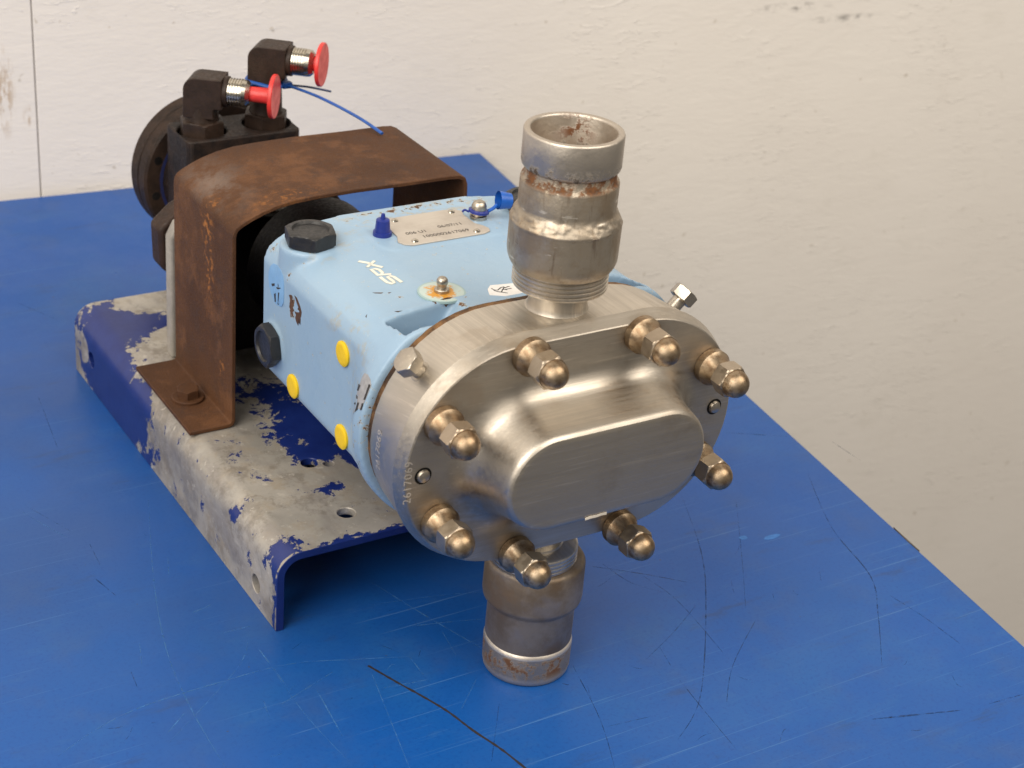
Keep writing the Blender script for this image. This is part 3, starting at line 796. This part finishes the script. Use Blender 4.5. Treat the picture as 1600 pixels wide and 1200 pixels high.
# stickers on the housing
stk = [on_plane(x, y, 2, 155.4) for x, y in ((766, 446), (762, 452), (765, 461), (790, 463), (812, 459), (830, 452), (826, 440), (800, 443))]
sticker = part('white_sticker', prism([(p.x, p.y) for p in stk], 155.0, 155.5, lambda a, b, h: (a, b, h)), 'sticker', housing)
def pixstroke(crop, pts, w, name, mat, z, par):
    out = ([], [])
    for q in pts:
        P = [on_plane(crop[0]+a/crop[2], crop[1]+b2/crop[2], 2, z) for a, b2 in q]
        out = add(out, stroke([(p.x, p.y) for p in P], w, lambda a, b, h: (a, b, z+h), .05))
    return part(name, out, mat, par, smooth=False)
pixstroke((740, 420, 13.333), [[(370, 410), (430, 440), (500, 445), (570, 390), (640, 375)], [(420, 450), (500, 475), (600, 490), (710, 505)], [(580, 485), (600, 440), (640, 385)], [(640, 400), (720, 370), (750, 365)], [(660, 430), (790, 405)], [(600, 430), (700, 435)]], .45, 'sticker_print', 'ink', 155.52, sticker)
# torn grey label on the flare, oval label on the side
def side_pt(px, py, x=-63.0):
    p = on_plane(px, py, 0, x); return (p.y, p.z)
def side_tf(x): return lambda a, b, h: (x-h, a, b)
def flare_pt(px, py, off):
    # walk along the line of sight until the housing surface is met
    o = CAM_POS; d = pix_ray(px, py).normalized()
    hit, loc, nrm, idx = BV.ray_cast(o*S, d)
    if hit is None: return None
    return loc/S, nrm
from mathutils.bvhtree import BVHTree
bmt = bmesh.new(); bmt.from_mesh(housing.data); BV = BVHTree.FromBMesh(bmt); bmt.free()
def on_housing(px, py):
    loc, nrm, idx, dist = BV.ray_cast(CAM_POS*S, pix_ray(px, py).normalized()); return (loc/S, nrm) if loc else (None, None)
def decal(polys, thick, lift=0.0):
    """raised patch whose outline was measured in the photograph and laid on the casting"""
    out = ([], [])
    for poly in polys:
        pts = [on_housing(x, y) for x, y in poly]
        if any(p is None for p, n in pts): continue
        cx = sum(x for x, y in poly)/len(poly); cy = sum(y for x, y in poly)/len(poly)
        c, cn = on_housing(cx, cy)
        if c is None: continue
        n = len(pts)
        rings = []
        for k in (1.0, .66, .33):
            for x, y in poly:
                p, nn = on_housing(cx+(x-cx)*k, cy+(y-cy)*k)
                if p is None: p, nn = c, cn
                rings.append(tuple(p+nn*(lift+thick)))
        low = [tuple(p-nn*.4) for p, nn in pts]
        v = low + rings + [tuple(c+cn*(lift+thick))]
        f = []
        for ring in range(3):
            b0 = ring*n
            for i in range(n): f.append((b0+i, b0+(i+1) % n, b0+n+(i+1) % n, b0+n+i))
        for i in range(n): f.append((3*n+i, 3*n+(i+1) % n, 4*n))
        out = add(out, (v, f))
    return out
def crop_pts(l, x0, y0, s): return [(x0+a/s, y0+b2/s) for a, b2 in l]
gl = decal([crop_pts([(400, 230), (450, 250), (490, 330), (505, 420), (450, 560), (400, 680), (340, 800), (290, 780), (240, 840), (225, 860), (250, 700), (285, 540), (320, 420), (350, 320)], 530, 560, 10)], .15)
grey_label = part('torn_label', gl, 'sticker_grey', housing, angle=60)
pr = decal([crop_pts(q, 530, 560, 10) for q in ([(310, 400), (340, 430), (300, 510), (285, 500)], [(470, 400), (495, 420), (440, 570), (410, 650), (385, 645), (430, 510)], [(290, 690), (320, 690), (290, 800), (250, 835), (270, 760)], [(360, 700), (385, 700), (355, 805), (330, 810)], [(240, 690), (262, 690), (255, 720), (240, 715)], [(275, 570), (290, 600), (285, 640), (272, 620)])], .10, .12)
part('label_print', pr, 'ink', grey_label, smooth=False)
oval = part('oval_label', decal([crop_pts([(280, 115), (330, 140), (385, 210), (425, 310), (440, 430), (440, 600), (436, 720), (405, 795), (360, 780), (310, 745), (275, 670), (240, 580), (215, 470), (200, 350), (205, 240), (235, 150)], 400, 400, 10)], .2), 'oval', housing, angle=60)
part('label_print', decal([crop_pts(q, 400, 400, 10) for q in ([(250, 430), (300, 425), (300, 465), (260, 470)], [(325, 485), (365, 490), (400, 500), (360, 520), (335, 515)], [(350, 430), (362, 470), (350, 485)], [(290, 590), (315, 580), (318, 720), (300, 710)], [(355, 570), (370, 570), (365, 765), (345, 750)])], .08, .2), 'ink', oval, smooth=False)
# bare chipped spots, each with its own outline
chips = [crop_pts(q, 400, 400, 10) for q in ([(515, 605), (560, 610), (575, 640), (560, 740), (585, 830), (600, 850), (570, 880), (560, 920), (540, 905), (545, 850), (525, 740), (540, 690)],
                                             [(600, 615), (640, 650), (690, 780), (715, 880), (705, 960), (690, 940), (690, 870), (650, 830), (670, 820), (640, 740), (625, 690)],
                                             [(600, 860), (640, 880), (690, 880), (700, 990), (695, 1075), (680, 1060), (678, 1010), (660, 1090), (630, 1030), (612, 960), (625, 920)])]
chips += [crop_pts(q, 560, 420, 5) for q in ([(640, 240), (690, 225), (735, 222), (725, 265), (700, 280), (684, 300), (672, 285), (655, 270)], [(575, 258), (620, 248), (612, 272), (596, 276)], [(280, 332), (345, 328), (310, 340)], [(110, 186), (195, 186), (180, 194), (130, 192)], [(230, 186), (258, 184), (240, 193)], [(55, 372), (68, 355), (62, 385)], [(508, 1005), (116, 1000), (112, 1015)][1:] + [(106, 1012)])]
MAT['bare_iron'] = m_rustdark('bare_dark_iron', (.03, .018, .012), (.11, .05, .022))
for q in chips:
    d = decal([q], .06)
    if d[0]: part('paint_chip', d, 'bare_iron', housing, smooth=False)

# --- rust-coloured joint, rotor case, cover
part('joint_plate', loft([(obround(23.6, 45.7, ZC), 8.7), (obround(23.6, 45.7, ZC), 11.9)]), 'rust_gap', unit, angle=40)
case_secs = [(obround(26, 46.8, ZC), -15.6), (obround(25.8, 47.0, ZC), -14.6), (obround(24.3, 46.6, ZC), 0), (obround(23.6, 46.4, ZC), 8.2), (obround(23.6, 45.8, ZC), 8.8)]
case = part('rotor_case', loft(case_secs), 'case', unit, angle=17)
# front cover: plate with an obround nose rising out of it on a fillet
NA, NR = 23.5, 19.0
prof = [(-46.0, -.0)]
def cover_loops():
    L = []
    L.append((obround(26.2, 46.7, ZC, 32), -15.7)); L.append((obround(26.3, 47.2, ZC, 32), -16.1)); L.append((obround(26.6, 45.0, ZC, 32), -21.7)); L.append((obround(26.5, 44.6, ZC, 32), -22.0))
    L.append((obround(25.5, 40.0, ZC, 32), -22.0))
    for off, y in ((14.5, -22.02), (12.5, -22.2), (10.5, -22.75), (8.6, -23.7), (7.0, -25.0), (5.7, -26.6), (4.7, -28.6), (3.9, -31), (3.2, -34), (2.5, -38), (1.95, -41.5), (1.6, -43.6), (1.25, -44.5), (.75, -45.2), (.1, -45.7), (-.7, -45.95), (-1.8, -46.06)):
        L.append((obround(NA, NR+off-1.0, ZC, 32), y))
    return L
cover = part('front_cover', loft(cover_loops()), 'cover', unit, angle=17)

# acorn nuts on tapered seats
def acorn(off):
    rings = [(0, 7.0), (.25, 7.25), (3.3, 7.25), (3.6, 7.0), (5.0, 6.2), (6.6, 5.6), (8.0, 5.2), (9.0, 5.0), (9.05, 4.9)]
    af = 11.6; d = af/2/math.cos(math.pi/6)-af/2
    rings += [(9.1, hexr(af, off, af/2*.98)), (9.35, hexr(af, off, af/2+d*.5)), (9.7, hexr(af, off)), (14.9, hexr(af, off)), (15.4, hexr(af, off, af/2+d*.5)), (15.8, hexr(af, off, af/2*.985)), (15.85, 5.45)]
    R = 5.4
    for k in range(1, 9):
        a = k/8*math.pi/2; rings.append((15.9+.5+R*math.sin(a)*1.0, max(R*math.cos(a), .05)))
    return rings
nut_spots = [(-58, 20.5), (-57, -20.5), (-24, 41.0), (-22.5, -43.5), (24, 40.5), (59, 20), (24.5, -44), (58, -20.5)]
nutv = []
for i, (x, dz) in enumerate(nut_spots):
    off = (.15, .5, .95, .3, .7, .05, .42, .8)[i]
    v, f = polar(acorn(off), 48, frame((x, -22.02, ZC+dz), (0, -1, 0)))
    part('acorn_nut', (v, f), 'nut', cover, angle=22, origin=(x, -22.02, ZC+dz))
for sx in (-1, 1):
    dp = (sx*64.4, -22.0, ZC+.5)
    part('dowel_hole', polar([(-.2, 3.4), (.10, 3.4), (.10, .1)], 28, frame(dp, (0, -1, 0))), 'dark', cover)
    part('dowel_pin', polar([(0, 2.6), (.5, 2.6), (1.2, 2.2), (1.6, 1.3), (1.7, .1)], 28, frame(dp, (0, -1, 0))), 'bolt', cover)
link('engraved_number', text_mesh('2617069', 4.6, lambda u, v, h: (-68.9-v, -22.0-h, 106.6+u), .03, 1.12), MAT['engraved'], cover, smooth=False)
# number scratched on the side of the case
def case_side(u, v, h):
    z = 108.5+u; y = -1.2+v; a = math.asin(max(-1, min(1, (z-ZC)/47.3))); rr = 47.0+h
    return (-24.1-rr*math.cos(a), y, ZC+rr*math.sin(a))
link('engraved_number', text_mesh('2617069', 4.4, case_side, .03, 1.1), MAT['engraved'], case, smooth=False)
part('tape_shred', stroke([(-9.2, 0), (-7, .25), (-4.6, .1), (-2, .3), (.2, .15)], .8, lambda a, b, h: (a, -46.1-h, ZC-18.0+b), .15, .5), 'tape', cover)

# jack bolts through the case shoulder
for sx, off in ((-1, .2), (1, .5)):
    d = Vector((sx*.72, 0, .69)).normalized(); p0 = Vector((sx*24.2, -4.5 if sx < 0 else 4.0, ZC)) + d*(46.6 if sx < 0 else 46.0)
    L0 = 5.0 if sx < 0 else 5.6
    v, f = polar([(-2, 2.9), (L0, 2.9)], 32, frame(p0, d))
    jb = part('jack_bolt', add((v, f), polar([(.2, 3.7), (.6, 4.0), (1.0, 3.3)], 32, frame(p0, d))), 'bolt', case, angle=30)
    part('bolt_head', polar(hexbar(L0-.2, L0+4.6, 9.3, both=True, off=off), 48, frame(p0, d)), 'bolt', jb, angle=28)

# --- ports: turned neck, thread, coupling and rim
def thread(z0, z1, r, pitch, sgn=1):
    out = []; z = z0
    while z < z1-1e-6:
        out += [(z, r), (z+pitch*.30*sgn, r), (z+pitch*.5*sgn, r-.75), (z+pitch*.62*sgn, r-.75), (z+pitch*.85*sgn, r)]; z += pitch
    return out
YP = -1.5
pr = [(ZC+43, 12.6), (ZC+46.3, 12.4), (ZC+46.9, 11.6), (ZC+48.0, 11.1), (ZC+49.5, 11.0), (171.6, 11.0), (172.0, 11.6), (172.2, 16.6), (172.6, 17.4), (173.2, 17.7)]
pr += thread(173.4, 180.0, 17.7, 1.7) + [(180.6, 17.2), (180.7, 12)]
top_port = part('port_nozzle', polar(pr, 72, frame((0, YP, 0), (0, 0, 1))), 'case', unit, angle=28)
cp = [(180.3, 15), (180.4, 18.3), (182.0, 19.4), (184, 20.1), (186, 20.3), (197.0, 20.3)] + [(197.5+.4*i, 20.3-2.45*min(1, max(0, (.4*i-.8)/4.6))**1.0 + .35*math.sin(math.pi*min(1, .4*i/6.4))) for i in range(17)] + [(204.4, 17.85), (213.2, 17.85), (213.9, 17.6), (214.3, 17.0), (214.8, 16.6), (219.6, 16.6), (220.0, 16.0)]
vb, fb = polar(cp, 160, frame((0, YP, 0), (0, 0, 1)))
def dented(v, amt0, sc, seed, weld=None):
    out = []
    for x, y, z in v:
        amt = amt0; n = mnoise.noise(Vector((x*sc+seed, y*sc, z*sc)))
        if weld and abs(z-weld) < 4.5:
            k0 = 1-abs(z-weld)/4.5; n = n + k0*(2.6*mnoise.noise(Vector((x*.33+seed, y*.33, z*.5))) + 1.4*mnoise.noise(Vector((x*.9, y*.9+seed, z*.8))))
        rr = math.hypot(x, y-YP); k = 1+amt*n/max(rr, 1); out.append((x*k, YP+(y-YP)*k, z+amt*.4*mnoise.noise(Vector((x*sc, y*sc+seed, z*sc)))))
    return out
part('pipe_coupling', (dented(vb, .22, .12, 3, 200.6), fb), 'port', top_port, angle=40)
rm = [(217.8, 15), (218.2, 16.9), (219.0, 17.7), (220.0, 18.0), (231.2, 18.0), (231.8, 17.75), (232.0, 17.4), (232.0, 16.0), (231.7, 15.6), (231.0, 15.4), (206, 15.2), (205.9, .1)]
vb, fb = polar(rm, 96, frame((0, YP, 0), (0, 0, 1)))
part('pipe_rim', (vb, fb), 'rim', top_port, angle=40)
pr2 = [(2*ZC-z, r) for z, r in pr]
low_port = part('port_nozzle', polar(pr2, 72, frame((0, YP, 0), (0, 0, 1))), 'case', unit, angle=28)
cp2 = [(53.6, 14), (53.6, 18.2), (52.9, 19.3), (51.6, 20.1), (36.6, 20.3), (35.0, 20.0), (33.8, 18.8), (32.6, 18.1), (31.8, 17.75), (15.4, 17.7), (15.0, 17.4), (14.8, 14)]
vb, fb = polar(cp2, 96, frame((0, YP, 0), (0, 0, 1)))
part('pipe_coupling', ([(x+1.6, y, z) for x, y, z in dented(vb, .2, .1, 8)], fb), 'lowport', low_port, angle=40)
rm2 = [(15.4, 15), (15.2, 17.3), (14.4, 17.9), (13.4, 18.1), (2.6, 18.0), (1.0, 17.7), (.35, 17.2), (.12, 16.4), (.3, 14.6), (8, 14.5), (8.1, .1)]
vb, fb = polar(rm2, 96, frame((0, YP, 0), (0, 0, 1)))
part('pipe_rim', ([(x+1.6, y, z) for x, y, z in dented(vb, .2, .1, 5)], fb), 'lowport', low_port, angle=40)

# --- coupling, motor mount and hydraulic motor
MZ = 92.0
part('drive_shaft', cyl((0, 0, MZ), (0, 1, 0), 10, 126, 240), 'dark', unit)
def ylathe(rings, n=56, x=0, z=MZ): return polar(rings, n, frame((x, 0, z), (0, 1, 0)))
part('coupling', add(ylathe([(150, 24), (151, 29), (170, 30), (172, 28), (172, 20)]), ylathe([(178, 20), (178, 31), (180, 33), (206, 33), (210, 29), (211, 18)])), 'dark', unit, angle=35)
for x, y in ((-47.5, 206), (47.5, 206)):
    part('spacer', polar([(CH+.05, 8), (CH+34, 8), (CH+34.5, 7.5), (CH+34.5, .2)], 32, frame((x, y, 0), (0, 0, 1))), 'dark', unit)
mpoly = [(-58.6, CH+.05), (58.6, CH+.05), (58.6, 78), (52, 90), (40, 96), (20, 104), (-30, 112), (-48, 111), (-55, 107), (-58.6, 100)]
part('motor_mount_plate', prism(mpoly, 236.5, 243.5, lambda a, b, h: (a, h, b)), 'grey_plate', unit, bevel=1.5, segs=3)
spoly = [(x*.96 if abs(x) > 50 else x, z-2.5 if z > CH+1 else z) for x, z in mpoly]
part('added_dark_backing', prism(spoly, 232.6, 236.4, lambda a, b, h: (a, h, b)), 'dark', unit, bevel=.8)  # added backing, not a pump part: blackens the lit space behind the guard
motor = empty('hydraulic_motor', (0, 290, MZ), unit)
fpoly = [(-60.2, 82), (-61.0, 102), (-52, 110), (-28, 122), (20, 122), (40, 96), (54, 88), (58, 78), (54, 68), (30, 62), (-30, 62), (-50, 72)]
part('motor_flange', prism(fpoly, 244.5, 257, lambda a, b, h: (a, h, b)), m_rustdark('rusty_brown_flange', (.022, .012, .008), (.042, .021, .012)), motor, bevel=2, segs=3)
part('motor_body', ylathe([(256, 26), (262, 29), (284, 29), (286, 29), (322, 29), (323, 26)]), 'motor', motor, angle=35)
dsc = part('end_housing', ylathe([(321.5, 28), (322, 37.8), (323.2, 39.1), (330, 39.4), (330.5, 38.7), (331.4, 38.7), (331.9, 39.4), (340, 39.6), (341.5, 38), (342, 10)], 80), 'motor_disc', motor, angle=35)
for k in range(9):
    a = math.radians(60+k*33); c = (33.8*math.cos(a), 321.9, MZ+33.8*math.sin(a))
    part('bolt_recess', polar([(-.2, 2.2), (.25, 2.2), (.3, .1)], 20, frame(c, (0, -1, 0))), 'dark', dsc)
rg = [(30.2*math.cos(math.radians(a)), MZ+30.2*math.sin(math.radians(a))) for a in range(95, 246, 5)]
part('paint_line', stroke(rg, 1.6, lambda a, b, h: (a, 321.75-h, b), .25, .2), m_plain('blue_paint_line', (.014, .02, .09), .6), dsc)
bpoly = [(-30.5, 285.5), (-28.5, 283.5), (28, 283.5), (30, 285.5), (30, 312), (28, 314), (-28.5, 314), (-30.5, 312)]
blk = normals_out(mesh_from(*prism(bpoly, 76, 127.4, lambda a, b, h: (a, b, h))))
cts = [normals_out(mesh_from(*polar([(123.5, 12.0), (130, 12.0)], 40, frame((sx*17.2, 298.6, 0), (0, 0, 1))))) for sx in (-1, 1)]
link('port_block', cut(blk, cts), 'motor', motor, angle=30, bevel=1.0)
# swivel elbows
def elbow(x, y, z_mid, ang, off):
    d = Vector((math.cos(ang), -math.sin(ang), 0)); s = Vector((math.sin(ang), math.cos(ang), 0))
    hex_v = polar(hexbar(122.8, 133.5, 20.0, both=True, off=off), 48, frame((x, y, 0), (0, 0, 1)))
    neck = polar([(133, 8.6), (134.8, 8.2), (z_mid-8, 7.6)], 40, frame((x, y, 0), (0, 0, 1)))
    hx = part('swivel_nut', add(hex_v, neck), 'fitting', motor, angle=30)
    # forged square elbow body: side outline with a rounded back corner, swept through its width
    w = 7.6; R = 6.5
    o2 = [(-w, -13), (-w, w-R)] + [(-w+R-R*math.cos(t), w-R+R*math.sin(t)) for t in [math.pi/2*i/8 for i in range(1, 9)]] + [(w+4.0, w), (w+4.0, -w), (w+.6, -w), (w, -w-.6), (w, -13)]
    tf = lambda a, b2, h: tuple(Vector((x, y, z_mid)) + d*a + s*h + Vector((0, 0, 1))*b2)
    part('elbow_body', prism(o2, -w, w, tf), 'fitting', hx, bevel=1.2, segs=3)
    fr = frame(Vector((x, y, z_mid)), d)
    part('elbow_collar', polar([(w+3.8, 7.2), (w+4.2, 7.6), (w+6.0, 7.6), (w+6.4, 6.8)], 40, fr), 'fitting', hx, angle=30)
    th = [(w+6.2, 6.6)]; h = w+6.6
    for k in range(5): th += [(h, 6.9), (h+.55, 6.9), (h+.8, 6.35), (h+1.1, 6.35)]; h += 1.35
    th += [(h, 6.9), (h+2.0, 6.6), (h+3.6, 5.0), (h+3.6, 3.9), (h, 3.8)]
    part('threaded_end', polar(th, 40, fr), 'zinc', hx, angle=30)
    return fr, h+3.6
frA, endA = elbow(-17.2, 298.6, 148.8, math.radians(37), .2)
frB, endB = elbow(17.2, 298.6, 161.2, math.radians(40), .5)

# ------------------------------------------------------------------ loose things: red caps and the cable tie
def red_cap(fr, start, disc_at, label):
    loc = fr @ Vector((0, 0, start)); base = empty('red_cap', loc); meta(base, label, 'cap', 'red caps in the hose fittings')
    part('stem', polar([(start-2, 3.5), (start, 3.7), (disc_at-1, 3.9), (disc_at, 4.2)], 32, fr), 'red', base, angle=35)
    part('grip_disc', polar([(disc_at, 3), (disc_at, 10.6), (disc_at+.4, 11.0), (disc_at+1.7, 11.0), (disc_at+2.1, 10.6), (disc_at+2.1, .1)], 48, fr), 'red', base, angle=35)
red_cap(frA, endA, endA+10.5, 'red plastic cap pulled part way out of the lower dark elbow, long stem showing')
red_cap(frB, endB-.6, endB+2.6, 'red plastic cap pushed into the taller dark elbow at the back')

tie = empty('cable_tie', (17.2, 298.6, 145.5)); meta(tie, 'blue plastic cable tie looped round the taller dark elbow', 'cable tie')
loop = []
ang0 = math.radians(40)
for k in range(41):
    a = 2*math.pi*k/40; q = 8.6/(abs(math.cos(a))**6+abs(math.sin(a))**6)**(1/6)
    d = Vector((math.cos(ang0), -math.sin(ang0), 0)); s2 = Vector((math.sin(ang0), math.cos(ang0), 0))
    loop.append(Vector((17.2, 298.6, 149.6-1.2*math.cos(a))) + d*(q*math.cos(a)) + s2*(q*math.sin(a)))
part('loop', tube_path(loop, 1.15, 10, .9), 'tie', tie)
hd = Vector((17.2, 298.6, 148.4)) + Vector((math.cos(ang0), -math.sin(ang0), 0))*10.5 
part('head', prism([(-2.6, -1.6), (2.6, -1.6), (2.6, 1.6), (-2.6, 1.6)], -1.8, 1.8, lambda a, b2, h: (hd.x+a, hd.y+h, hd.z+b2)), 'tie', tie, bevel=.5)
e1 = on_plane(597, 208.5, 2, 146.2)
m1 = hd.lerp(e1, .35)+Vector((0, 0, 2.2)); m2 = hd.lerp(e1, .75)+Vector((0, 0, 2.0))
part('long_tail', tube_path(spline([hd, m1, m2, e1], 8), .95, 8, .7), 'tie', tie)
e2 = on_plane(517, 143, 1, hd.y-2)
part('short_tail', tube_path(spline([hd, hd.lerp(e2, .5)+Vector((0, 0, .6)), e2], 8), .7, 8, .8), m_plain('dark_blue_tie_end', (.010, .035, .12), .5), tie)
